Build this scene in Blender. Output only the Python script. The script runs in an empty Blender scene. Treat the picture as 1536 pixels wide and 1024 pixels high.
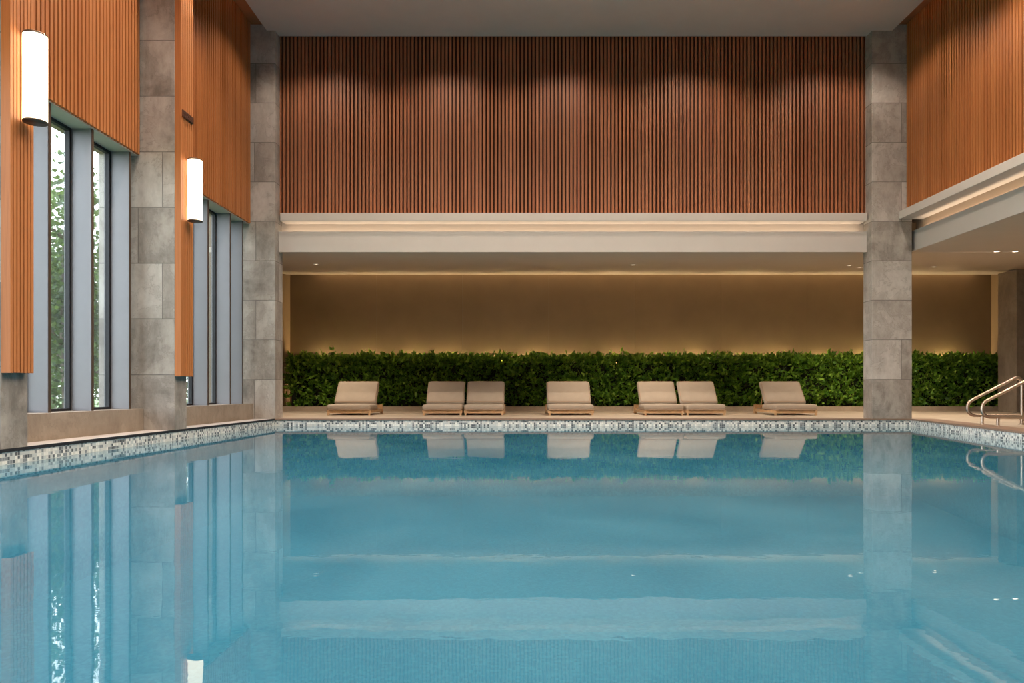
import bpy, bmesh, math, random
import numpy as np
from mathutils import Vector, Matrix

random.seed(7)
SC = bpy.context.scene
COL = SC.collection

# ------------------------------------------------------------------ camera numbers
F = 1100.0            # focal length in pixels of the 1536 wide frame
VX, VY = 780.0, 586.0 # vanishing point of the room's long axis
EYE = 0.525           # eye height over the deck


def lin(r, g, b):
    def f(c):
        c /= 255.0
        return c / 12.92 if c <= 0.04045 else ((c + 0.055) / 1.055) ** 2.4
    return (f(r), f(g), f(b), 1.0)


# ------------------------------------------------------------------ mesh helpers
class MB:
    """collects shapes and links them as ONE mesh object"""

    def __init__(self):
        self.v, self.f, self.m, self.s = [], [], [], []

    def add(self, verts, faces, mi=0, smooth=False):
        o = len(self.v)
        self.v += [tuple(p) for p in verts]
        for f in faces:
            self.f.append(tuple(i + o for i in f))
            self.m.append(mi)
            self.s.append(smooth)
        return self

    def box(self, x0, x1, y0, y1, z0, z1, mi=0, M=None):
        vs = [Vector(p) for p in ((x0, y0, z0), (x1, y0, z0), (x1, y1, z0), (x0, y1, z0),
                                  (x0, y0, z1), (x1, y0, z1), (x1, y1, z1), (x0, y1, z1))]
        if M is not None:
            vs = [M @ p for p in vs]
        return self.add(vs, [(3, 2, 1, 0), (4, 5, 6, 7), (0, 1, 5, 4), (1, 2, 6, 5), (2, 3, 7, 6), (3, 0, 4, 7)], mi)

    def rbox(self, x0, x1, y0, y1, z0, z1, r, seg=4, mi=0, M=None, crown=0.0):
        """box with all edges rounded"""
        bm = bmesh.new()
        bmesh.ops.create_cube(bm, size=1.0)
        for v in bm.verts:
            v.co = Vector(((x0 + x1) / 2 + v.co.x * (x1 - x0), (y0 + y1) / 2 + v.co.y * (y1 - y0), (z0 + z1) / 2 + v.co.z * (z1 - z0)))
        bmesh.ops.bevel(bm, geom=bm.edges[:], offset=r, segments=seg, profile=0.5, affect='EDGES')
        if crown:
            big = [f for f in bm.faces if f.calc_area() > 0.25 * (x1 - x0) * (y1 - y0) and abs(f.normal.z) > 0.9]
            bmesh.ops.subdivide_edges(bm, edges=list({e for f in big for e in f.edges}), cuts=4, use_grid_fill=True)
            for v in bm.verts:
                u = (v.co.x - x0) / (x1 - x0)
                w = (v.co.y - y0) / (y1 - y0)
                k = max(0, 16 * u * (1 - u) * w * (1 - w))
                zc = (z0 + z1) / 2
                v.co.z += crown * k * (1 if v.co.z > zc else -1)
        bm.verts.index_update()
        vs = [v.co.copy() for v in bm.verts]
        if M is not None:
            vs = [M @ p for p in vs]
        fs = [tuple(v.index for v in f.verts) for f in bm.faces]
        bm.free()
        return self.add(vs, fs, mi, True)

    def tube(self, pts, r, n=12, mi=0, caps=True, closed=False):
        pts = [Vector(p) for p in pts]
        rs = r if isinstance(r, (list, tuple)) else [r] * len(pts)
        N = len(pts)
        rings = []
        prev = None
        for i, p in enumerate(pts):
            if closed:
                t = (pts[(i + 1) % N] - pts[i - 1]).normalized()
            else:
                t = (pts[min(i + 1, N - 1)] - pts[max(i - 1, 0)]).normalized()
            if prev is None:
                a = Vector((0, 0, 1)) if abs(t.z) < 0.9 else Vector((1, 0, 0))
                nrm = t.cross(a).normalized()
            else:
                nrm = (prev - t * prev.dot(t)).normalized()
            prev = nrm
            b = t.cross(nrm)
            rings.append([p + (nrm * math.cos(2 * math.pi * k / n) + b * math.sin(2 * math.pi * k / n)) * rs[i] for k in range(n)])
        vs = [q for ring in rings for q in ring]
        fs = []
        for i in range(N if closed else N - 1):
            j = (i + 1) % N
            for k in range(n):
                l = (k + 1) % n
                fs.append((i * n + k, i * n + l, j * n + l, j * n + k))
        self.add(vs, fs, mi, True)
        if caps and not closed:
            self.add(rings[0], [tuple(range(n))[::-1]], mi)
            self.add(rings[-1], [tuple(range(n))], mi)
        return self

    def lathe(self, cx, cy, prof, n=32, mi=0):
        """prof: list of (radius, z)"""
        vs, fs = [], []
        for (r, z) in prof:
            for k in range(n):
                a = 2 * math.pi * k / n
                vs.append((cx + r * math.cos(a), cy + r * math.sin(a), z))
        for i in range(len(prof) - 1):
            for k in range(n):
                l = (k + 1) % n
                fs.append((i * n + k, i * n + l, (i + 1) * n + l, (i + 1) * n + k))
        return self.add(vs, fs, mi, True)

    def prism(self, poly, z0, z1, mi=0):
        n = len(poly)
        vs = [(x, y, z0) for x, y in poly] + [(x, y, z1) for x, y in poly]
        fs = [tuple(range(n))[::-1], tuple(range(n, 2 * n))]
        fs += [(i, (i + 1) % n, n + (i + 1) % n, n + i) for i in range(n)]
        return self.add(vs, fs, mi)

    def build(self, name, mat, parent=None, auto=True):
        me = bpy.data.meshes.new(name)
        me.from_pydata(self.v, [], self.f)
        me.polygons.foreach_set('material_index', self.m)
        me.polygons.foreach_set('use_smooth', self.s)
        for mm in (mat if isinstance(mat, (list, tuple)) else [mat]):
            me.materials.append(mm)
        me.update()
        o = bpy.data.objects.new(name, me)
        COL.objects.link(o)
        if parent is not None:
            o.parent = parent
        return o


def thing(name, label, cat, loc=(0, 0, 0), group=None):
    o = bpy.data.objects.new(name, None)
    COL.objects.link(o)
    o.location = loc
    o.empty_display_size = 0.1
    tag(o, label, cat, group)
    return o


def tag(o, label=None, cat=None, group=None, kind=None):
    if label: o['label'] = label
    if cat: o['category'] = cat
    if group: o['group'] = group
    if kind: o['kind'] = kind
    return o


def struct(o, label=None, cat=None):
    return tag(o, label, cat, None, 'structure')


def copy_tree(o, parent=None):
    c = o.copy()
    COL.objects.link(c)
    if parent is not None:
        c.parent = parent
    for ch in list(o.children):
        copy_tree(ch, c)
    return c


# ------------------------------------------------------------------ materials
class NT:
    def __init__(self, name):
        self.mat = bpy.data.materials.new(name)
        self.mat.use_nodes = True
        self.t = self.mat.node_tree
        self.t.nodes.clear()
        self.out = self.n('ShaderNodeOutputMaterial')

    def n(self, kind, **kw):
        nd = self.t.nodes.new(kind)
        for k, v in kw.items():
            setattr(nd, k, v)
        return nd

    def l(self, a, b):
        self.t.links.new(a, b)

    def sock(self, node, key, val):
        s = node.inputs[key]
        if hasattr(val, 'is_linked') or isinstance(val, bpy.types.NodeSocket):
            self.l(val, s)
        else:
            s.default_value = val

    def math(self, op, a, b=None, c=None):
        nd = self.n('ShaderNodeMath', operation=op)
        self.sock(nd, 0, a)
        if b is not None: self.sock(nd, 1, b)
        if c is not None: self.sock(nd, 2, c)
        return nd.outputs[0]

    def mix(self, fac, a, b, mode='MIX'):
        nd = self.n('ShaderNodeMix', data_type='RGBA', blend_type=mode)
        self.sock(nd, 0, fac)
        self.sock(nd, 6, a)
        self.sock(nd, 7, b)
        return nd.outputs[2]

    def coords(self):
        return self.n('ShaderNodeTexCoord').outputs['Object']

    def mapping(self, vec, scale=(1, 1, 1), loc=(0, 0, 0)):
        nd = self.n('ShaderNodeMapping')
        self.l(vec, nd.inputs[0])
        nd.inputs['Scale'].default_value = scale
        nd.inputs['Location'].default_value = loc
        return nd.outputs[0]

    def noise(self, vec, scale=5, detail=4, rough=0.55, dist=0.0):
        nd = self.n('ShaderNodeTexNoise')
        self.l(vec, nd.inputs['Vector'])
        nd.inputs['Scale'].default_value = scale
        nd.inputs['Detail'].default_value = detail
        nd.inputs['Roughness'].default_value = rough
        nd.inputs['Distortion'].default_value = dist
        return nd.outputs['Fac']

    def ramp(self, fac, stops, interp='LINEAR'):
        nd = self.n('ShaderNodeValToRGB')
        nd.color_ramp.interpolation = interp
        el = nd.color_ramp.elements
        while len(el) > 1: el.remove(el[-1])
        el[0].position, el[0].color = stops[0]
        for p, c in stops[1:]:
            e = el.new(p)
            e.color = c
        self.l(fac, nd.inputs[0])
        return nd.outputs[0]

    def bump(self, h, strength=0.3, dist=0.01):
        nd = self.n('ShaderNodeBump')
        nd.inputs['Strength'].default_value = strength
        nd.inputs['Distance'].default_value = dist
        self.l(h, nd.inputs['Height'])
        return nd.outputs[0]

    def pbr(self, color, rough=0.5, metal=0.0, spec=0.5, normal=None, **kw):
        p = self.n('ShaderNodeBsdfPrincipled')
        self.sock(p, 'Base Color', color)
        self.sock(p, 'Roughness', rough)
        p.inputs['Metallic'].default_value = metal
        p.inputs['Specular IOR Level'].default_value = spec
        if normal is not None: self.l(normal, p.inputs['Normal'])
        for k, v in kw.items():
            self.sock(p, k, v)
        self.l(p.outputs[0], self.out.inputs[0])
        return self.mat

    def uv_wall(self, vec):
        """(x + y, z) of the object coordinates: one running length and the height"""
        s = self.n('ShaderNodeSeparateXYZ')
        self.l(vec, s.inputs[0])
        return self.math('ADD', s.outputs[0], s.outputs[1]), s.outputs[2]

    def comb(self, x, y, z=0.0):
        c = self.n('ShaderNodeCombineXYZ')
        self.sock(c, 0, x); self.sock(c, 1, y); self.sock(c, 2, z)
        return c.outputs[0]


def mat_plain(name, col, rough=0.6, metal=0.0, spec=0.4, var=0.06, scale=3.0, bump=0.0, **kw):
    t = NT(name)
    c = t.coords()
    n = t.noise(c, scale, 5)
    hi = tuple(min(1, x * (1 + var)) for x in col[:3]) + (1,)
    lo = tuple(x * (1 - var) for x in col[:3]) + (1,)
    colr = t.ramp(n, [(0.3, lo), (0.7, hi)])
    nm = t.bump(t.noise(c, scale * 60, 3), bump, 0.002) if bump else None
    return t.pbr(colr, rough, metal, spec, nm, **kw)


def mat_wood(name, a, b, dark, slat, axis):
    """upright grain, a tone of its own for each slat; axis = the coordinate that counts the slats"""
    t = NT(name)
    c = t.coords()
    s = t.n('ShaderNodeSeparateXYZ')
    t.l(c, s.inputs[0])
    run = s.outputs[0] if axis == 0 else s.outputs[1]
    cell = t.math('FLOOR', t.math('DIVIDE', run, slat))
    wn = t.n('ShaderNodeTexWhiteNoise', noise_dimensions='1D')
    t.l(cell, wn.inputs['W'])
    g = t.noise(t.mapping(c, (26, 26, 0.7)), 2.2, 6, 0.6, 0.6)
    base = t.mix(wn.outputs['Value'], a, b)
    col = t.mix(t.math('MULTIPLY', t.math('SMOOTH_MIN', t.math('MAXIMUM', t.math('SUBTRACT', g, 0.42), 0.0), 0.3, 0.1), 1.8), base, dark)
    lng = t.noise(t.mapping(c, (1.4, 1.4, 0.45)), 1.0, 2)
    col = t.mix(t.math('MULTIPLY', lng, 0.45), col, t.mix(0.5, b, dark))
    return t.pbr(col, 0.48, 0, 0.35, t.bump(g, 0.15, 0.002))


def mat_stone(name, tones, bw=1.05, rh=0.66, off=(0, 0), joint=0.007):
    t = NT(name)
    c = t.coords()
    u, v = t.uv_wall(c)
    vec = t.comb(t.math('ADD', u, off[0]), t.math('ADD', v, off[1]))
    b = t.n('ShaderNodeTexBrick')
    b.offset, b.offset_frequency, b.squash, b.squash_frequency = 0.37, 2, 0.82, 3
    t.l(vec, b.inputs['Vector'])
    b.inputs['Color1'].default_value = (0, 0, 0, 1)
    b.inputs['Color2'].default_value = (1, 1, 1, 1)
    b.inputs['Mortar'].default_value = (0.5, 0.5, 0.5, 1)
    b.inputs['Scale'].default_value = 1.0
    b.inputs['Mortar Size'].default_value = joint
    b.inputs['Mortar Smooth'].default_value = 0.2
    b.inputs['Brick Width'].default_value = bw
    b.inputs['Row Height'].default_value = rh
    slab = b.outputs['Color']
    # every slab slides the veining, so veins stop at the joints
    sh = t.n('ShaderNodeVectorMath', operation='ADD')
    t.l(c, sh.inputs[0])
    t.l(t.comb(t.math('MULTIPLY', slab, 9.0), t.math('MULTIPLY', slab, 5.0), t.math('MULTIPLY', slab, 13.0)), sh.inputs[1])
    n1 = t.noise(sh.outputs[0], 1.7, 9, 0.66, 0.35)
    n2 = t.noise(t.mapping(sh.outputs[0], (1, 1, 0.35)), 6.0, 8, 0.7, 0.3)
    vein = t.ramp(t.math('ABSOLUTE', t.math('SUBTRACT', n1, 0.5)), [(0.0, (1, 1, 1, 1)), (0.012, (0, 0, 0, 1))])
    val = t.math('ADD', t.math('MULTIPLY', n1, 0.55), t.math('MULTIPLY', n2, 0.3))
    val = t.math('ADD', val, t.math('MULTIPLY', t.math('SUBTRACT', slab, 0.5), 0.19))
    col = t.ramp(val, [(0.27, tones[0]), (0.42, tones[1]), (0.58, tones[2])])
    col = t.mix(t.math('MULTIPLY', vein, 0.35), col, tones[3])
    dk = tuple(x * 0.42 for x in tones[0][:3]) + (1,)
    col = t.mix(t.math('MULTIPLY', b.outputs['Fac'], 0.6), col, dk)
    hgt = t.math('SUBTRACT', t.math('MULTIPLY', n2, 0.3), b.outputs['Fac'])
    return t.pbr(col, 0.55, 0, 0.35, t.bump(hgt, 0.35, 0.006))


def mat_mosaic(name, stops, size, grout, mode, rough=0.25):
    t = NT(name)
    c = t.coords()
    if mode == 'wall':
        u, v = t.uv_wall(c)
    else:
        s = t.n('ShaderNodeSeparateXYZ')
        t.l(c, s.inputs[0])
        u, v = s.outputs[0], s.outputs[1]
    u = t.math('DIVIDE', u, size)
    v = t.math('DIVIDE', v, size)
    wn = t.n('ShaderNodeTexWhiteNoise', noise_dimensions='2D')
    t.l(t.comb(t.math('FLOOR', u), t.math('FLOOR', v)), wn.inputs['Vector'])
    col = t.ramp(wn.outputs['Value'], stops, 'CONSTANT')
    fu, fv = t.math('FRACT', u), t.math('FRACT', v)
    line = t.math('MAXIMUM', t.math('LESS_THAN', fu, 0.1), t.math('LESS_THAN', fv, 0.1))
    big = t.noise(c, 0.9, 4)
    col = t.mix(t.math('MULTIPLY', big, 0.25), col, grout)
    col = t.mix(line, col, grout)
    return t.pbr(col, rough, 0, 0.5)


def mat_emit(name, col, strength):
    t = NT(name)
    e = t.n('ShaderNodeEmission')
    e.inputs[0].default_value = col
    e.inputs[1].default_value = strength
    t.l(e.outputs[0], t.out.inputs[0])
    return t.mat


def mat_glass(name, tint=(0.97, 0.99, 0.98, 1)):
    t = NT(name)
    fr = t.n('ShaderNodeFresnel')
    fr.inputs[0].default_value = 1.45
    tr = t.n('ShaderNodeBsdfTransparent')
    tr.inputs[0].default_value = tint
    gl = t.n('ShaderNodeBsdfGlossy')
    gl.inputs['Roughness'].default_value = 0.0
    mx = t.n('ShaderNodeMixShader')
    t.l(t.math('MULTIPLY', fr.outputs[0], 0.55), mx.inputs[0])
    t.l(tr.outputs[0], mx.inputs[1])
    t.l(gl.outputs[0], mx.inputs[2])
    t.l(mx.outputs[0], t.out.inputs[0])
    return t.mat


def mat_water():
    t = NT('pool_water')
    c = t.coords()
    n1 = t.noise(t.mapping(c, (1.0, 1.0, 1.0)), 0.9, 3, 0.5, 0.4)
    n2 = t.noise(t.mapping(c, (1.0, 1.6, 1.0)), 6.0, 3, 0.5)
    h = t.math('ADD', t.math('MULTIPLY', n1, 1.0), t.math('MULTIPLY', n2, 0.12))
    nm = t.bump(h, WATER_BUMP, 0.02)
    fr = t.n('ShaderNodeFresnel')
    fr.inputs[0].default_value = 1.33
    t.l(nm, fr.inputs['Normal'])
    tr = t.n('ShaderNodeBsdfTransparent')
    tr.inputs[0].default_value = WATER_TINT
    gl = t.n('ShaderNodeBsdfGlossy')
    gl.inputs['Roughness'].default_value = 0.012
    gl.inputs[0].default_value = (1, 1, 1, 1)
    t.l(nm, gl.inputs['Normal'])
    df = t.n('ShaderNodeBsdfDiffuse')
    cl = t.noise(t.mapping(c, (1.0, 0.7, 1.0)), 1.1, 6, 0.62, 0.5)
    t.l(t.ramp(cl, [(0.3, WATER_BODY[0]), (0.7, WATER_BODY[1])]), df.inputs[0])
    bd = t.n('ShaderNodeMixShader')
    bd.inputs[0].default_value = 0.62
    t.l(tr.outputs[0], bd.inputs[1])
    t.l(df.outputs[0], bd.inputs[2])
    mx = t.n('ShaderNodeMixShader')
    t.l(fr.outputs[0], mx.inputs[0])
    t.l(bd.outputs[0], mx.inputs[1])
    t.l(gl.outputs[0], mx.inputs[2])
    t.l(mx.outputs[0], t.out.inputs[0])
    return t.mat


def mat_leaf(name, stops, trans=0.35, rough=0.45):
    t = NT(name)
    g = t.n('ShaderNodeNewGeometry')
    c = t.coords()
    r = t.math('ADD', t.math('MULTIPLY', g.outputs['Random Per Island'], 0.75), t.math('MULTIPLY', t.noise(c, 1.7, 2), 0.25))
    col = t.ramp(r, stops)
    p = t.n('ShaderNodeBsdfPrincipled')
    t.l(col, p.inputs['Base Color'])
    p.inputs['Roughness'].default_value = rough
    p.inputs['Specular IOR Level'].default_value = 0.35
    tl = t.n('ShaderNodeBsdfTranslucent')
    t.l(t.mix(0.4, col, (0.35, 0.5, 0.05, 1)), tl.inputs[0])
    mx = t.n('ShaderNodeMixShader')
    mx.inputs[0].default_value = trans
    t.l(p.outputs[0], mx.inputs[1])
    t.l(tl.outputs[0], mx.inputs[2])
    t.l(mx.outputs[0], t.out.inputs[0])
    return t.mat


WATER_BUMP = 0.09
WATER_BODY = (lin(48, 114, 142), lin(74, 139, 165))
WATER_TINT = (0.72, 0.93, 0.97, 1)

M = {}
M['wood_back'] = mat_wood('cedar_slats_back', lin(192, 126, 88), lin(166, 102, 68), lin(112, 64, 42), 0.0722, 0)
M['wood_side'] = mat_wood('cedar_slats_side', lin(194, 125, 73), lin(175, 106, 59), lin(128, 72, 39), 0.0722, 1)
M['wood_fin'] = mat_wood('cedar_fin', lin(204, 134, 82), lin(186, 116, 68), lin(146, 86, 48), 0.9, 1)
M['wood_backing'] = mat_plain('slat_backing', lin(74, 38, 22), 0.8, var=0.2)
M['wood_ceiling'] = mat_plain('timber_ceiling_strip', lin(170, 100, 58), 0.6, var=0.1)
M['stone'] = mat_stone('grey_stone_slabs', (lin(118, 111, 104), lin(166, 158, 150), lin(198, 192, 185), lin(108, 99, 91)), 1.9, 0.74)
M['stone_warm'] = mat_stone('warm_stone_slabs', (lin(126, 113, 101), lin(150, 137, 123), lin(170, 156, 142), lin(112, 99, 87)), 40.0, 30.0, (7, 3))
M['paint'] = mat_plain('white_paint', lin(196, 187, 179), 0.7, var=0.02)
M['ceiling'] = mat_plain('ceiling_paint', lin(206, 188, 174), 0.75, var=0.02)
M['soffit'] = mat_plain('soffit_paint', lin(192, 178, 163), 0.7, var=0.02)
M['bronze'] = mat_plain('bronze_wall_panel', lin(122, 102, 78), 0.45, 0.0, 0.4, var=0.08, scale=1.2)
M['deck'] = mat_stone('beige_deck_stone', (lin(164, 149, 132), lin(178, 163, 146), lin(190, 176, 158), lin(158, 143, 126)), 60.0, 60.0, (9, 9))
M['coping'] = mat_plain('brown_coping', lin(136, 112, 96), 0.5, var=0.12, scale=5)
M['ledge'] = mat_plain('pale_ledge', lin(186, 176, 170), 0.5, var=0.08, scale=5)
M['band'] = mat_mosaic('waterline_mosaic', [(0.0, lin(52, 62, 74)), (0.16, lin(120, 128, 134)), (0.32, lin(214, 214, 208)), (0.55, lin(238, 238, 232)), (0.8, lin(196, 202, 202))], 0.0335, lin(206, 208, 204), 'wall')
blue = [(0.0, lin(60, 142, 170)), (0.3, lin(76, 156, 180)), (0.6, lin(94, 170, 190)), (0.85, lin(66, 148, 174))]
M['pool_wall'] = mat_mosaic('blue_mosaic_wall', blue, 0.03, lin(92, 162, 190), 'wall')
M['pool_floor'] = mat_mosaic('blue_mosaic_floor', blue, 0.03, lin(92, 162, 190), 'floor')
M['water'] = mat_water()
M['metal'] = mat_plain('satin_grey_aluminium', lin(126, 126, 132), 0.42, 0.2, 0.5, var=0.03)
M['frame'] = mat_plain('dark_window_frame', lin(34, 34, 38), 0.5, 0.2)
M['head'] = mat_plain('window_head_metal', lin(196, 184, 174), 0.5, 0.1, var=0.04)
M['glass'] = mat_glass('window_glass')
M['fabric'] = mat_plain('taupe_outdoor_fabric', lin(168, 154, 139), 0.9, 0, 0.15, var=0.04, scale=6, bump=0.25)
M['piping'] = mat_plain('cushion_piping', lin(178, 150, 128), 0.9, 0, 0.15)
M['teak'] = mat_plain('pale_teak', lin(200, 164, 124), 0.6, 0, 0.3, var=0.12, scale=9)
M['steel'] = mat_plain('brushed_stainless_steel', lin(186, 168, 152), 0.34, 1.0, 0.5, var=0.03)
M['shade'] = mat_emit('lit_lamp_shade', (1.0, 0.82, 0.58, 1), 2.4)
M['bronze_cap'] = mat_plain('dark_bronze_cap', lin(96, 80, 68), 0.45, 0.6)
M['spot_glow'] = mat_emit('lit_downlight_lens', (1.0, 0.84, 0.62, 1), 3.0)
M['led'] = mat_emit('lit_led_strip', (1.0, 0.74, 0.44, 1), 3.0)
M['vent'] = mat_plain('dark_brown_vent', lin(92, 56, 40), 0.6)
M['leaf'] = mat_leaf('hedge_leaf', [(0.0, lin(36, 70, 18)), (0.4, lin(84, 132, 40)), (0.75, lin(134, 180, 64)), (1.0, lin(190, 214, 104))], 0.3)
M['tree_leaf'] = mat_leaf('tree_leaf', [(0.0, lin(34, 46, 32)), (0.4, lin(58, 78, 50)), (0.75, lin(88, 112, 66)), (1.0, lin(150, 168, 110))], 0.35)
M['bark'] = mat_plain('grey_bark', lin(120, 108, 96), 0.9, var=0.25, scale=8)
M['twig'] = mat_plain('dark_twigs', lin(30, 34, 18), 0.95, var=0.3, scale=8)
M['soil'] = mat_plain('dark_soil', lin(54, 42, 32), 0.95, var=0.3, scale=12)
M['lawn'] = mat_plain('garden_ground', lin(110, 128, 84), 0.95, var=0.3, scale=1.5)
M['plaster'] = mat_plain('hall_plaster', lin(170, 150, 132), 0.8, var=0.03)

# ------------------------------------------------------------------ key dimensions
D = 13.75                 # distance of the pool's far edge
XL, XR = -4.60, 7.325     # pool's corners at the far edge
def xr(y): return XR - 0.2007 * (D - y)   # the right edge runs slightly inward
YN = -3.0                 # pool's near end, behind the camera
ZW = -0.135               # water level
ZP = -1.45                # pool floor
ZC, ZT = 7.275, 7.40      # dropped ceiling panel, timber ceiling strip above it
Z_HEAD = 3.655            # underside of the left timber cladding
YB, XE, XWL = 20.0, 12.85, -6.27   # terrace back wall, right wall, left recess wall
S_SLOPE = (3.65 - 3.163) / 5.8
def zsof(y): return 3.163 + max(0.0, y - 13.95) * S_SLOPE

# ------------------------------------------------------------------ floor, pool, water
b = MB()
b.prism([(-5.6, -4.0), (XL, -4.0), (XL, D), (-5.6, D)], -0.25, 0.0)
b.prism([(XWL, D), (XL, D), (XR, D), (XE, D), (XE, YB), (XWL, YB)], -0.25, 0.0)
b.prism([(XE, D), (XR, D), (xr(YN), YN), (xr(YN), -4.0), (XE, -4.0)], -0.25, 0.0)
b.prism([(XL, -4.0), (xr(YN), -4.0), (xr(YN), YN), (XL, YN)], -0.25, 0.0)
struct(b.build('floor', M['deck']), 'smooth beige stone deck around the pool', 'floor')

b = MB()
ring = [(XL + 0.004, YN + 0.004), (XL + 0.004, D - 0.004), (XR - 0.006, D - 0.004), (xr(YN) - 0.006, YN + 0.004)]
zs = [0.0, -0.30, ZP]
for i in range(4):
    p, q = ring[i], ring[(i + 1) % 4]
    for k in (0, 1):
        b.add([(p[0], p[1], zs[k + 1]), (q[0], q[1], zs[k + 1]), (q[0], q[1], zs[k]), (p[0], p[1], zs[k])], [(0, 1, 2, 3)], k)
b.add([(x, y, ZP) for x, y in ring], [(3, 2, 1, 0)], 2)
struct(b.build('pool_wall', [M['band'], M['pool_wall'], M['pool_floor']]), 'blue tiled pool basin with black and white mosaic waterline', 'pool')

b = MB()
e = 0.008
nx, ny = 40, 60
vs, fs = [], []
for j in range(ny + 1):
    y = YN + e + (D - YN - 2 * e) * j / ny
    for i in range(nx + 1):
        x = XL + e + (xr(y) - XL - 2 * e) * i / nx
        vs.append((x, y, ZW))
for j in range(ny):
    for i in range(nx):
        a = j * (nx + 1) + i
        fs.append((a, a + 1, a + nx + 2, a + nx + 1))
b.add(vs, fs, 0, True)
struct(b.build('water', M['water']), 'calm blue pool water mirroring the room', 'water')

# coping slabs, proud of the deck by a few millimetres
cz = 0.006
b = MB(); b.prism([(XL, D), (XR, D), (XR + 0.06, D + 0.30), (XL, D + 0.30)], -0.02, cz)
# narrow dark nosing over the far mosaic
b.box(XL + 0.005, XR - 0.01, D - 0.02, D, -0.022, cz)
struct(b.build('trim_1', M['coping']), 'brown coping along the far pool edge', 'coping')
b = MB()
b.prism([(xr(YN), YN), (xr(YN) + 0.42, YN), (XR + 0.42, D - 0.01), (XR, D - 0.01)], -0.02, cz)
b.prism([(xr(YN) - 0.02, YN), (xr(YN), YN), (XR, D - 0.03), (XR - 0.02, D - 0.03)], -0.022, cz)
struct(b.build('trim_2', M['coping']), 'brown coping along the slanting right pool edge', 'coping')
b = MB(); b.box(XL - 0.36, XL - 0.03, -4, D - 0.01, -0.02, cz)
struct(b.build('trim_3', M['ledge']), 'pale ledge below the left windows', 'ledge')
b = MB(); b.box(XL - 0.012, XL + 0.012, -3, D - 0.021, -0.022, cz + 0.002)
struct(b.build('trim_4', M['frame']), 'thin dark edge along the left pool side', 'edging')

# ------------------------------------------------------------------ ceiling
b = MB(); b.box(-4.75, 6.98, -4.0, D + 0.22, ZC, ZC + 0.045)
b.box(-4.55, 6.78, -4.0, D + 0.22, ZC + 0.045, ZT - 0.002)
struct(b.build('ceiling', M['ceiling']), 'white dropped ceiling panel over the pool', 'ceiling')
b = MB(); b.box(-6.2, 7.9, -4.2, D + 0.6, ZT, ZT + 0.15)
struct(b.build('ceiling_timber', M['wood_ceiling']), 'timber ceiling strip beside the white panel', 'ceiling')

# ------------------------------------------------------------------ slatted walls
PITCH = 0.0722
b = MB()
y0 = D + 0.26
b.box(-4.62, 6.64, y0 + 0.045, y0 + 0.10, 3.80, ZT - 0.01, 1)
x = -4.60
rr = random.Random(3)
while x < 6.62:
    w = 0.041 + rr.uniform(-0.003, 0.003)
    yy = y0 + rr.uniform(-0.002, 0.002)
    b.box(x, x + w, yy, y0 + 0.046, 3.88, ZT - 0.01)
    x += PITCH
struct(b.build('wall_back', [M['wood_back'], M['wood_backing']]), 'wide wall of upright reddish timber slats above the loungers', 'wall')


def side_slats(name, xf, sgn, ya, yb, za, zb, label, pitch=PITCH):
    """slats along a side wall; xf = slat fronts, sgn = +1 when the wall faces +x"""
    b = MB()
    xa, xb = sorted((xf - sgn * 0.045, xf - sgn * 0.09))
    b.box(xa, xb, ya, yb, za, zb, 1)
    y = ya
    rr = random.Random(int(abs(xf) * 100))
    while y < yb - 0.01:
        xs = sorted((xf + sgn * rr.uniform(-0.002, 0.002), xf - sgn * 0.046))
        b.box(xs[0], xs[1], y, min(y + 0.046, yb), za, zb)
        y += pitch
    return struct(b.build(name, [M['wood_side'], M['wood_backing']]), label, 'wall')

XC = -5.04
side_slats('wall_left', XC, 1, 6.86, 9.74, Z_HEAD, ZT - 0.01, 'upright timber slats over the nearer window')
side_slats('wall_left', XC, 1, 10.12, D - 0.01, Z_HEAD, ZT - 0.01, 'upright timber slats over the farther window')
side_slats('wall_left', XC, 1, -4.0, 6.47, Z_HEAD, ZT - 0.01, 'timber slats nearest the pool front, out of frame')
side_slats('wall_right', 7.24, -1, -4.0, D - 0.005, 3.88, ZT - 0.01, 'upright timber slats high on the right wall')

# solid wall behind the slats (keeps daylight out above the windows)
b = MB(); b.box(-5.60, -5.14, -4.0, D + 0.4, Z_HEAD + 0.02, ZT)
struct(b.build('wall_left_core', M['plaster']), 'wall behind the left timber slats', 'wall')
b = MB(); b.box(7.54, 7.80, -4.0, D + 0.4, 3.30, ZT)
b.box(7.34, 7.54, -4.0, D - 0.01, 3.9, ZT)
struct(b.build('wall_right_core', M['plaster']), 'wall behind the right timber slats', 'wall')
b = MB(); b.box(-5.60, 7.8, D + 0.40, D + 0.55, 3.25, ZT)
struct(b.build('wall_back_core', M['paint']), 'pale recess wall behind the cove light', 'wall')
b = MB(); b.box(-5.9, XE + 0.1, -4.2, -4.0, -0.25, ZT)
struct(b.build('wall_front', M['plaster']), 'wall behind the viewer', 'wall')

# ------------------------------------------------------------------ pillars
def pillar(x0, x1, y0, y1, z1, label):
    b = MB(); b.rbox(x0, x1, y0, y1, 0.0, z1, 0.008, 2)
    for i in range(len(b.s)): b.s[i] = False
    return struct(b.build('stone_pillar', M['stone']), label, 'pillar')

pillar(-5.60, -4.59, 6.49, 6.84, ZT - 0.005, 'stone pillar cut off by the left edge')
pillar(-5.60, -4.59, 9.75, 10.10, ZT - 0.005, 'grey stone pillar between the two tall windows')
pillar(-5.60, -4.59, D, 14.18, ZT - 0.005, 'grey stone pillar at the far left corner of the pool')
pillar(6.60, 7.35, D, 14.10, ZT - 0.005, 'freestanding stone pillar at the far right corner of the pool')

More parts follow.
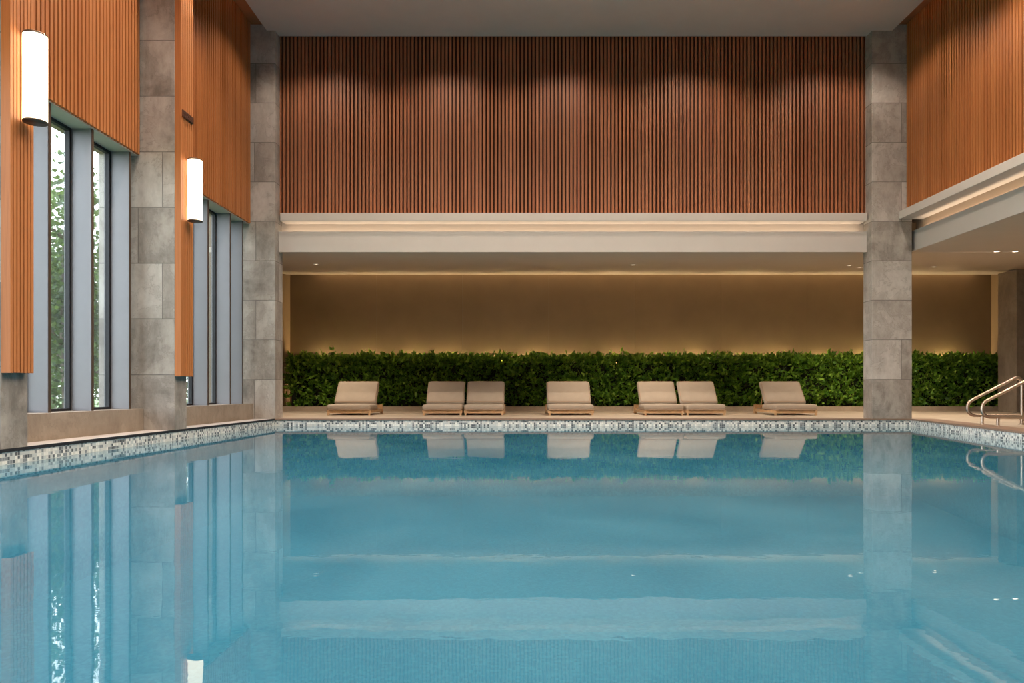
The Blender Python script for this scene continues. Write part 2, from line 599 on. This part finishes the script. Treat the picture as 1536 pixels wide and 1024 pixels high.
# timber fins fixed on the pool side of two pillars
def fin(y0, y1, z0, label, n):
    b = MB()
    b.box(-4.59, -4.528, y0, y1, z0, ZT - 0.02, 1)
    b.box(-4.59, -4.51, y0 - 0.001, y0 + 0.03, z0 - 0.004, ZT - 0.02, 0)
    k = 6
    st = (y1 - y0 - 0.03) / k
    for i in range(k):
        ya = y0 + 0.03 + i * st + 0.014
        b.box(-4.53, -4.51, ya, ya + st - 0.014, z0, ZT - 0.02, 0)
    return struct(b.build(n, [M['wood_fin'], M['wood_backing']]), label, 'timber fin')

fin(6.49, 6.80, 0.69, 'slatted timber fin behind the larger wall lamp', 'trim_5')
fin(9.75, 10.12, 0.725, 'slatted timber fin behind the smaller, farther wall lamp', 'trim_6')

# ------------------------------------------------------------------ left windows
def window(n, ya, yb, fins, label):
    root = bpy.data.objects.new('window_%d' % n, None)
    COL.objects.link(root)
    root.location = (-5.35, ya, 0)
    struct(root, label, 'window')
    def at(o):
        o.matrix_parent_inverse = Matrix.Identity(4)
        o.location = (5.35, -ya, 0)
        return o
    # head and sill
    b = MB(); b.box(-5.42, XC - 0.04, ya, yb, Z_HEAD - 0.012, Z_HEAD + 0.019)
    at(b.build('window_head', M['head'], root))
    b = MB(); b.box(-5.50, -5.0, ya, yb, 0.0, 0.29)
    at(b.build('window_sill', M['stone_warm'], root))
    ed = [ya] + list(fins) + [yb]
    fr = MB()
    for i in range(len(ed) - 1):
        p, q = ed[i] + (0.05 if i else 0.0), ed[i + 1]
        if q - p < 0.08: continue
        g = MB(); g.box(-5.366, -5.358, p + 0.02, q - 0.02, 0.29 + 0.02, Z_HEAD - 0.03)
        at(g.build('pane', M['glass'], root))
        fr.box(-5.39, -5.335, p, p + 0.02, 0.29, Z_HEAD - 0.012)
        fr.box(-5.39, -5.335, q - 0.035, q, 0.29, Z_HEAD - 0.012)
        fr.box(-5.39, -5.335, p + 0.02, q - 0.035, 0.29, 0.32)
        fr.box(-5.39, -5.335, p + 0.02, q - 0.035, Z_HEAD - 0.05, Z_HEAD - 0.012)
    at(fr.build('window_frame', M['frame'], root))
    for y in fins:
        m = MB(); m.box(-5.42, -5.10, y, y + 0.05, 0.29, Z_HEAD - 0.012)
        m.box(-5.104, -5.094, y + 0.008, y + 0.046, 0.29, Z_HEAD - 0.012, 1)
        at(m.build('mullion', [M['metal'], M['bronze_cap']], root))
    return root

window(1, 6.845, 9.745, [7.15, 7.92, 8.72, 9.56], 'tall window of grey metal fins left of the middle pillar')
window(2, 10.105, 13.745, [10.3, 11.1, 11.96, 12.88, 13.45], 'tall window of grey metal fins at the far end of the left wall')
window(3, 3.2, 6.485, [3.9, 4.7, 5.5], 'window of the nearest bay, out of frame')
window(4, -0.3, 3.15, [0.5, 1.3, 2.1], 'window of the bay beside the viewer, out of frame')
b = MB(); b.box(-5.60, -5.0, -4.0, -0.31, 0, Z_HEAD)
struct(b.build('wall_left_solid', M['stone_warm']), 'solid stretch of left wall behind the viewer', 'wall')

# ------------------------------------------------------------------ far shelf, cove and fascia
b = MB(); b.rbox(-4.53, 6.55, 13.85, D + 0.40, 3.735, 3.885, 0.006, 2)
for i in range(len(b.s)): b.s[i] = False
struct(b.build('trim_7', M['paint']), 'white ledge along the foot of the far slatted wall', 'ledge')
b = MB()
b.box(-4.585, 6.595, 13.95, 13.985, 3.163, 3.556)
struct(b.build('trim_8', M['paint']), 'white fascia below the glowing far cove', 'fascia')
b = MB(); b.rbox(7.10, 7.54, -4.0, 13.74, 3.735, 3.885, 0.006, 2)
for i in range(len(b.s)): b.s[i] = False
struct(b.build('trim_9', M['paint']), 'white ledge sloping out of frame on the right wall', 'ledge')
b = MB()
b.box(7.42, 7.455, -4.0, 13.95, 3.163, 3.545)
struct(b.build('trim_10', M['paint']), 'white fascia below the glowing right cove', 'fascia')
b = MB(); b.box(7.455, 7.54, 13.955, 14.15, 3.17, 3.72)
struct(b.build('trim_11', M['bronze']), 'brown end block of the cove beside the right pillar', 'trim')

# soffit over the terrace: flat along the right, rising gently toward the back wall
def slabs(poly, t=0.10):
    n = len(poly)
    vs = [(x, y, zsof(y)) for x, y in poly] + [(x, y, zsof(y) + t) for x, y in poly]
    return vs, [tuple(range(n)), tuple(range(n, 2 * n))[::-1]] + [(i, n + i, n + (i + 1) % n, (i + 1) % n) for i in range(n)]
b = MB()
b.add(*slabs([(7.455, -4.0), (XE, -4.0), (XE, 13.95), (7.455, 13.95)]))
b.add(*slabs([(XWL, 13.985), (XE, 13.985), (XE, 19.75), (XWL, 19.75)]))
b.box(XWL, XE, 19.70, 19.75, 3.66, 3.95)
b.box(XWL, XE, 19.70, 20.1, 3.95, 4.0)
struct(b.build('ceiling_soffit', M['soffit']), 'low pale soffit over the loungers', 'soffit')

# terrace walls
b = MB()
xs = [XWL] + [XWL + 2.35 * k for k in range(1, 8)] + [XE]
for i in range(len(xs) - 1):
    b.box(xs[i] + (0.0015 if i else 0), xs[i + 1] - 0.0015, YB, YB + 0.06, 0, 3.97)
b.box(XWL, XE, YB + 0.05, YB + 0.12, 0, 3.97)
struct(b.build('wall_terrace', M['bronze']), 'dark bronze panel wall behind the hedge', 'wall')
b = MB(); b.box(XE, XE + 0.15, -4.2, YB + 0.1, -0.25, 4.0)
struct(b.build('wall_terrace_right', M['bronze']), 'dark wall at the right end of the hedge', 'wall')
b = MB(); b.box(XWL - 0.15, XWL, 14.18, YB + 0.1, 0, 4.0); struct(b.build('wall_terrace_left', M['bronze']), 'dark side wall behind the far left pillar', 'wall')
b = MB(); b.box(XWL, -5.61, 14.0, 14.18, 0, 4.0)
struct(b.build('wall_terrace_return', M['bronze']), 'short return wall beside the far left pillar', 'wall')
b = MB(); b.rbox(12.12, XE - 0.002, 17.9, 18.6, 0.0, zsof(17.9) - 0.003, 0.008, 2)
for i in range(len(b.s)): b.s[i] = False
struct(b.build('stone_pillar', M['stone_warm']), 'tan stone pier at the right edge of the frame', 'pillar')

# ------------------------------------------------------------------ hedge in its planter
b = MB(); b.box(XWL + 0.01, XE - 0.01, 19.08, 19.15, 0.0, 0.125)
pl = thing('planter', 'low beige stone kerb bed along the foot of the hedge', 'planter', (0, 0, 0))
b.build('kerb', M['deck'], pl)
b = MB(); b.box(XWL + 0.01, XE - 0.01, 19.15, 19.99, 0.0, 0.09)
b.build('soil', M['soil'], pl)

def leaf_mesh(name, P, N, size, rng, mat, parent=None, aspect=0.42, box=None):
    """P: n x 3 leaf roots, N: n x 3 directions the leaves point; each leaf two folded halves"""
    n = len(P)
    N = N / np.linalg.norm(N, axis=1, keepdims=True)
    R = rng.normal(size=(n, 3))
    S = np.cross(N, R); S /= np.linalg.norm(S, axis=1, keepdims=True)
    U = np.cross(S, N)
    L = size * rng.uniform(0.6, 1.35, (n, 1))
    W = L * aspect
    base = P
    mid = P + N * L * 0.5 - U * L * 0.04
    tip = P + N * L - U * L * 0.22
    lf = P + N * L * 0.45 + S * W + U * L * 0.08
    rt = P + N * L * 0.45 - S * W + U * L * 0.08
    V = np.stack([base, lf, tip, rt, mid], axis=1).reshape(-1, 3)
    if box is not None:
        V = np.clip(V, box[0], box[1])
    idx = np.arange(n)[:, None] * 5
    T = np.concatenate([idx + np.array([[0, 4, 1]]), idx + np.array([[1, 4, 2]]), idx + np.array([[0, 3, 4]]), idx + np.array([[3, 2, 4]])], axis=1).reshape(-1, 3)
    me = bpy.data.meshes.new(name)
    me.vertices.add(len(V)); me.vertices.foreach_set('co', V.astype(np.float32).ravel())
    me.loops.add(T.size); me.loops.foreach_set('vertex_index', T.astype(np.int32).ravel())
    me.polygons.add(len(T))
    me.polygons.foreach_set('loop_start', np.arange(0, T.size, 3, dtype=np.int32))
    me.update(calc_edges=True)
    me.validate()
    me.materials.append(mat)
    o = bpy.data.objects.new(name, me)
    COL.objects.link(o)
    if parent is not None: o.parent = parent
    return o

HX0, HX1, HY0, HY1, HZ0, HZ1 = XWL + 0.13, 12.62, 19.28, 19.72, 0.10, 1.36
rng = np.random.default_rng(11)
hedge = thing('hedge', 'long clipped green hedge along the back wall', 'hedge', (0, 0, 0))
b = MB()
b.box(HX0 + 0.12, HX1 - 0.12, HY0 + 0.06, HY1 - 0.08, HZ0, HZ1 - 0.10)
for k in range(44):
    x = HX0 + 0.2 + k * (HX1 - HX0 - 0.4) / 43
    b.tube([(x, 19.5, 0.09), (x + 0.03, 19.49, 0.4)], 0.018, 6)
b.build('branches', M['twig'], hedge)
# clumps on the front, the top and the right end; leaves fan out of each clump
def clumps(n):
    out = []
    for _ in range(n):
        u = rng.random()
        if u < 0.70:
            out.append((rng.uniform(HX0, HX1), HY0 + 0.07 + rng.normal() * 0.075, HZ0 + (HZ1 - HZ0) * rng.random() ** 0.9, 0, -1.0, 0.45))
        elif u < 0.94:
            out.append((rng.uniform(HX0, HX1), rng.uniform(HY0, HY1), HZ1 - 0.03 + rng.normal() * 0.05, 0, -0.25, 1.0))
        elif u < 0.97:
            out.append((HX1 - 0.03, rng.uniform(HY0, HY1), rng.uniform(HZ0, HZ1), 0.9, -0.3, 0.4))
        else:
            out.append((rng.uniform(HX0, HX1), HY1, rng.uniform(HZ1 - 0.5, HZ1), 0, 0.8, 0.6))
    return np.array(out)
C = clumps(4400)
rep = 10
P = np.repeat(C[:, :3], rep, axis=0) + rng.normal(size=(len(C) * rep, 3)) * np.array([0.045, 0.03, 0.045])
N = np.repeat(C[:, 3:], rep, axis=0) + rng.normal(size=(len(C) * rep, 3)) * 0.75
leaf_mesh('foliage', P, N, 0.135, rng, M['leaf'], hedge, 0.25, box=((XWL + 0.02, 19.0, 0.095), (XE - 0.02, YB - 0.02, 3.0)))

# ------------------------------------------------------------------ loungers
def make_lounger():
    root = thing('sun_lounger', 'x', 'sun lounger', (0, 0, 0), 'taupe loungers along the far deck')
    w = 0.475
    f = MB()
    f.box(-w + 0.03, w - 0.03, 0.05, 0.09, 0.045, 0.105)
    for s in (-1, 1):
        f.box(s * (w - 0.02) - 0.022, s * (w - 0.02) + 0.022, 0.05, 1.40, 0.05, 0.105)
    f.box(-w + 0.03, w - 0.03, 1.34, 1.40, 0.13, 0.205)
    for k in range(9):
        y = 0.16 + k * 0.135
        f.box(-w + 0.04, w - 0.04, y, y + 0.07, 0.085, 0.10)
    f.build('frame', M['teak'], root)
    for s in (-1, 1):
        l = MB(); l.box(s * (w - 0.035) - 0.022, s * (w - 0.035) + 0.022, 0.03, 0.075, 0.0, 0.105)
        l.build('leg', M['teak'], root)
        l = MB(); l.box(s * (w - 0.02) - 0.03, s * (w - 0.02) + 0.03, 1.33, 1.41, 0.0, 0.21)
        l.build('leg', M['teak'], root)
    c = MB(); c.rbox(-w, w, 0.0, 0.86, 0.104, 0.235, 0.055, 5, crown=0.012)
    sc = c.build('seat_cushion', M['fabric'], root)
    def loop(x0, x1, y0, y1, r, z, n=6):
        pts = []
        for (cx, cy, a0) in ((x1 - r, y1 - r, 0), (x0 + r, y1 - r, 90), (x0 + r, y0 + r, 180), (x1 - r, y0 + r, 270)):
            for i in range(n + 1):
                a = math.radians(a0 + 90 * i / n)
                pts.append(Vector((cx + r * math.cos(a), cy + r * math.sin(a), z)))
        return pts
    p = MB(); p.tube(loop(-w + 0.004, w - 0.004, 0.004, 0.856, 0.055, 0.125), 0.006, 6, closed=True)
    p.build('piping', M['piping'], sc)
    # reclined back: local slab, foot at y 0.70, leaning away 43 degrees from upright
    R = Matrix.Translation((0, 0.66, 0.225)) @ Matrix.Rotation(math.radians(49), 4, 'X')
    bw = w - 0.005
    c = MB(); c.rbox(-bw, bw, 0.0, 0.66, -0.055, 0.065, 0.052, 5, M=R, crown=0.01)
    bc = c.build('back_cushion', M['fabric'], root)
    p = MB(); p.tube([R @ q for q in loop(-bw + 0.03, bw - 0.03, 0.03, 0.63, 0.05, 0.0655)], 0.0055, 6, closed=True)
    p.build('piping', M['piping'], bc)
    f = MB()
    for s in (-1, 1):
        f.box(s * (bw - 0.08) - 0.02, s * (bw - 0.08) + 0.02, 0.05, 0.60, -0.085, -0.056, M=R)
        top = R @ Vector((s * (bw - 0.08), 0.42, -0.08))
        f.tube([top, (s * (bw - 0.08), 1.22, 0.10)], 0.012, 8)
    for k in range(5):
        f.box(-bw + 0.08, bw - 0.08, 0.08 + 0.11 * k, 0.13 + 0.11 * k, -0.075, -0.056, M=R)
    f.build('back_frame', M['teak'], root)
    return root

spots = [(-3.70, 0.95, 'taupe cushioned lounger standing alone at the left end of the row'),
         (-1.68, 0.86, 'taupe lounger, left one of the pair left of centre'),
         (-0.78, 0.86, 'taupe lounger, right one of the pair left of centre'),
         (1.10, 1.00, 'taupe lounger standing alone in the middle of the row'),
         (3.11, 0.86, 'taupe lounger, left one of the pair right of centre'),
         (4.02, 0.86, 'taupe lounger, right one of the pair right of centre'),
         (5.96, 0.94, 'taupe lounger standing alone next to the right pillar')]
proto = make_lounger()
for i, (x, w, lab) in enumerate(spots):
    o = proto if i == 0 else copy_tree(proto)
    o.location = (x, 15.80, 0)
    o.scale = (w / 0.95, 1, 1)
    o['label'] = lab

# ------------------------------------------------------------------ wall lamps and the little plate
def wall_lamp(y, xc, zc, h, r, label):
    root = thing('wall_lamp', label, 'wall lamp', (xc, y, zc - h / 2), 'cylinder lamps on the timber fins')
    b = MB(); b.lathe(0, 0, [(r, 0.012), (r, h - 0.012)], 40)
    b.build('lamp_shade', M['shade'], root)
    for z0, z1 in ((0.0, 0.014), (h - 0.014, h)):
        b = MB(); b.lathe(0, 0, [(0.0, z0), (r + 0.002, z0), (r + 0.002, z1), (0.0, z1)], 40)
        b.build('cap', M['bronze_cap'], root)
    d = xc + 4.51
    b = MB(); b.box(-d, -r * 0.85, -0.012, 0.012, h * 0.25, h * 0.75)
    b.build('bracket', M['bronze_cap'], root)
    return root

wall_lamp(6.655, -4.40, EYE + 2.83, 0.80, 0.098, 'large glowing cylinder lamp on the left timber fin')
wall_lamp(9.94, -4.405, EYE + 2.71, 0.84, 0.094, 'glowing cylinder lamp farther back on the second timber fin')
v = thing('vent_plate', 'small dark brown plate on the timber fin above the farther lamp', 'vent', (-4.51, 9.93, 4.19))
b = MB(); b.box(0, 0.018, -0.15, 0.16, 0, 0.085)
for k in range(4): b.box(0.018, 0.024, -0.14, 0.15, 0.01 + k * 0.02, 0.022 + k * 0.02)
b.build('plate', M['vent'], v)

# ------------------------------------------------------------------ recessed spotlights in the soffit
def downlight(px, py, label):
    k = (VY - py) / F
    d = (3.163 - EYE) / k
    if d > 13.95:
        d = (3.163 - 13.95 * S_SLOPE - EYE) / (k - S_SLOPE)
    x = (px - VX) * d / F
    z = zsof(d)
    root = thing('ceiling_spotlight', label, 'ceiling light', (x, d, z - 0.001), 'recessed spotlights in the soffit')
    if d > 13.95: root.rotation_euler = (math.atan(S_SLOPE), 0, 0)
    b = MB(); b.lathe(0, 0, [(0.075, 0.0), (0.075, -0.006), (0.055, -0.008), (0.05, 0.0)], 24)
    b.build('trim_ring', M['paint'], root)
    b = MB(); b.lathe(0, 0, [(0.05, -0.002), (0.0, -0.002)], 24)
    b.build('lens', M['spot_glow'], root)
    return x, d, z

DL = [downlight(474, 396, 'recessed spotlight in the soffit above the leftmost lounger'),
      downlight(950, 397, 'recessed spotlight in the soffit over the middle of the terrace'),
      downlight(1274, 398, 'recessed spotlight in the soffit just left of the right pillar'),
      downlight(1290, 401, 'recessed spotlight touching the edge of the right pillar'),
      downlight(1401, 400, 'recessed spotlight in the soffit right of the right pillar'),
      downlight(1495, 377, 'left one of two recessed spotlights near the right edge'),
      downlight(1523, 377, 'right one of two recessed spotlights near the right edge')]

# ------------------------------------------------------------------ handrails
def fillet(pts, rads, n=8):
    out = []
    pts = [Vector(p) for p in pts]
    for i, p in enumerate(pts):
        if i in (0, len(pts) - 1) or not rads[i]:
            out.append(p); continue
        a = (pts[i - 1] - p).normalized(); c = (pts[i + 1] - p).normalized()
        ang = a.angle(c)
        t = rads[i] / math.tan(ang / 2)
        bis = (a + c).normalized()
        ctr = p + bis * (rads[i] / math.sin(ang / 2))
        s, e_ = p + a * t - ctr, p + c * t - ctr
        for k in range(n + 1):
            out.append(ctr + s.slerp(e_, k / n) if False else ctr + (Matrix.Rotation((math.pi - ang) * k / n, 3, s.cross(e_).normalized()) @ s))
    return out

def handrail(x, y, label):
    root = thing('handrail', label, 'handrail', (x, y, 0), 'steel handrails of the pool steps')
    u = Vector((0.98, -0.20, 0)).normalized()
    A = lambda s, z: u * s + Vector((0, 0, z))
    r = 0.025
    path = [A(0.80, 0.130), A(0.0, 0.140), A(0.0, 0.345), A(0.77, 0.785), A(0.77, 0.0)]
    b = MB(); b.tube(fillet(path, [0, 0.11, 0.13, 0.075, 0], 9), r, 14)
    b.build('rail', M['steel'], root)
    b = MB(); b.tube([A(0.21, 0.14), A(0.21, 0.0)], 0.022, 12)
    b.build('post', M['steel'], root)
    for s in (0.21, 0.77):
        q = A(s, 0)
        b = MB(); b.lathe(q.x, q.y, [(0.0, 0.012), (0.042, 0.012), (0.045, 0.006), (0.045, 0.0)], 20)
        b.build('flange', M['steel'], root)
    return root

handrail(7.08, 11.60, 'bent steel handrail farther along the pool edge, its bend fully in view')
handrail(6.87, 10.90, 'bent steel handrail cut off by the right edge of the frame')

# ------------------------------------------------------------------ garden outside the left windows
b = MB(); b.box(-60, -5.6, -30, 70, -0.5, -0.25)
struct(b.build('ground', M['lawn']), 'garden ground outside the windows', 'ground')

def tree(x, y, h, rad, low, n, seed, label, kind='tree', leaf=0.105):
    rg = np.random.default_rng(seed)
    root = thing(kind, label, kind, (x, y, -0.25), 'greenery outside the left windows')
    b = MB()
    top = h * 0.8
    pts = [(0.06 * math.sin(i * 1.3), 0.06 * math.cos(i * 1.7), top * i / 6) for i in range(7)]
    b.tube(pts, [0.13 * (1 - 0.12 * i) * (0.6 if kind == 'shrub' else 1) for i in range(7)], 9)
    for k in range(9):
        z = low + (top - low) * (k + 0.5) / 9
        a = k * 2.4
        rr_ = rad * 0.75
        b.tube([(0, 0, z), (rr_ * 0.5 * math.cos(a), rr_ * 0.5 * math.sin(a), z + 0.25), (rr_ * math.cos(a), rr_ * math.sin(a), z + 0.6)], [0.045, 0.03, 0.012], 6)
    b.build('trunk', M['bark'], root)
    k = n // 30
    c = rg.normal(size=(k, 3)); c /= np.linalg.norm(c, axis=1, keepdims=True)
    c *= (rg.random((k, 1)) ** 0.45)
    mid, half = (low + h) / 2, (h - low) / 2
    c = c * np.array([rad, rad, half]) + np.array([0, 0, mid])
    P = np.repeat(c, 30, axis=0) + rg.normal(size=(k * 30, 3)) * 0.26
    N = rg.normal(size=(k * 30, 3)) + np.array([0, 0, -0.3])
    leaf_mesh('foliage', P, N, leaf, rg, M['tree_leaf'], root)
    return root

tree(-8.6, 13.9, 5.3, 1.05, 0.5, 6000, 1, 'leafy tree filling the first glass strip of the nearer window')
tree(-11.0, 18.6, 4.6, 1.0, 0.6, 4800, 2, 'leafy tree at the left of the second glass strip')
tree(-8.6, 16.2, 3.6, 0.75, 0.4, 2400, 3, 'small leafy tree low in the second glass strip')
tree(-8.9, 20.6, 5.0, 1.15, 0.4, 4500, 4, 'leafy tree behind the farther window')
tree(-15.6, 24.0, 5.6, 1.9, 0.6, 4500, 5, 'tall tree deeper in the garden')
tree(-13.0, 30.0, 5.5, 2.0, 0.5, 5000, 6, 'tree at the far end of the garden')
tree(-13.2, 20.6, 4.7, 1.3, 0.4, 4500, 12, 'leafy tree standing behind the nearest tree')
tree(-8.0, 10.2, 5.0, 1.0, 0.5, 3000, 8, 'tree close outside the nearer window')
tree(-11.4, 15.2, 1.9, 0.8, 0.1, 2200, 9, 'low shrub behind the nearest tree', 'shrub')

# ------------------------------------------------------------------ light
W = bpy.data.worlds.new('overcast_sky')
SC.world = W
W.use_nodes = True
nt = W.node_tree
nt.nodes.clear()
wo = nt.nodes.new('ShaderNodeOutputWorld')
bg = nt.nodes.new('ShaderNodeBackground')
tc = nt.nodes.new('ShaderNodeTexCoord')
sp = nt.nodes.new('ShaderNodeSeparateXYZ')
nt.links.new(tc.outputs['Generated'], sp.inputs[0])
cr = nt.nodes.new('ShaderNodeValToRGB')
cr.color_ramp.elements[0].position = 0.0
cr.color_ramp.elements[0].color = (0.92, 0.96, 1.0, 1)
cr.color_ramp.elements[1].position = 0.8
cr.color_ramp.elements[1].color = (0.74, 0.85, 1.0, 1)
nt.links.new(sp.outputs[2], cr.inputs[0])
nt.links.new(cr.outputs[0], bg.inputs[0])
bg.inputs[1].default_value = 5.0
nt.links.new(bg.outputs[0], wo.inputs[0])

WARM = (1.0, 0.82, 0.62)

def lamp(name, kind, loc, energy, color=WARM, rot=(0, 0, 0), **kw):
    l = bpy.data.lights.new(name, kind)
    l.energy = energy
    l.color = color
    for k, v in kw.items(): setattr(l, k, v)
    o = bpy.data.objects.new(name, l)
    COL.objects.link(o)
    o.location = loc
    o.rotation_euler = rot
    return o

# the hall's ceiling downlights (they sit just above the frame)
for x in (-3.7, -1.4, 0.9, 3.2, 5.9):
    for y in (12.6, 9.9, 7.2, 4.4, 1.4):
        lamp('ceiling_downlight', 'SPOT', (x, y, ZC - 0.02), 85 if y > 12 else 215, (1.0, 0.85, 0.70), spot_size=math.radians(134), spot_blend=0.5, shadow_soft_size=0.06)

# cove strips: they lie behind the fascias and shine up at the recess and the ledge
lamp('cove_strip', 'AREA', (1.0, 14.06, 3.50), 10.5, (1.0, 0.77, 0.54), (math.pi, 0, 0), shape='RECTANGLE', size=11.1, size_y=0.04)
lamp('cove_strip', 'AREA', (7.49, 4.9, 3.48), 19, (1.0, 0.77, 0.54), (math.pi, 0, math.pi / 2), shape='RECTANGLE', size=17.5, size_y=0.04)
# strips lying on the edges of the dropped panel, washing the timber strip
for (x, sx) in ((-4.66, -1), (6.89, 1)):
    lamp('panel_edge_strip', 'AREA', (x, 4.9, ZC + 0.06), 9, (1.0, 0.77, 0.54), (math.pi, 0, math.pi / 2), shape='RECTANGLE', size=17.0, size_y=0.03)
# slot washing the terrace wall from above
lamp('wall_wash_strip', 'AREA', (3.4, 19.87, 3.93), 30, (1.0, 0.70, 0.40), (0, 0, 0), shape='RECTANGLE', size=18.0, size_y=0.06)
# recessed spotlights
for (x, y, z) in DL:
    lamp('soffit_spot', 'SPOT', (x, y, z - 0.02), 210 if x < 3 else 115, WARM, spot_size=math.radians(110), spot_blend=0.6, shadow_soft_size=0.04)
# uplights between hedge and wall
k = 0
x = -5.3
while x < 12.4:
    lamp('hedge_uplight', 'POINT', (x, 19.88, 1.14 + 0.03 * math.sin(3 * k)), 30.0, (1.0, 0.76, 0.42), shadow_soft_size=0.05)
    x += 1.12 + 0.12 * math.sin(2.3 * k)
    k += 1

# ------------------------------------------------------------------ camera and view
cam = bpy.data.cameras.new('camera')
cam.sensor_width = 36.0
cam.lens = F / 1536.0 * 36.0
cam.shift_x = -(VX - 768.0) / 1536.0
cam.shift_y = (VY - 512.0) / 1536.0
cam.clip_start = 0.02
co = bpy.data.objects.new('camera', cam)
COL.objects.link(co)
co.location = (0, 0, EYE)
co.rotation_euler = (math.pi / 2, 0, 0)
SC.camera = co

SC.view_settings.view_transform = 'Standard'
SC.view_settings.look = 'None'
SC.view_settings.gamma = 1.0
SC.view_settings.use_curve_mapping = False
SC.view_settings.exposure = 1.0
SC.cycles.use_denoising = True
SC.cycles.max_bounces = 8
SC.cycles.diffuse_bounces = 5
SC.cycles.glossy_bounces = 4
SC.cycles.transmission_bounces = 4
SC.cycles.transparent_max_bounces = 16
SC.cycles.caustics_reflective = False
SC.cycles.caustics_refractive = False
SC.cycles.sample_clamp_indirect = 5.0
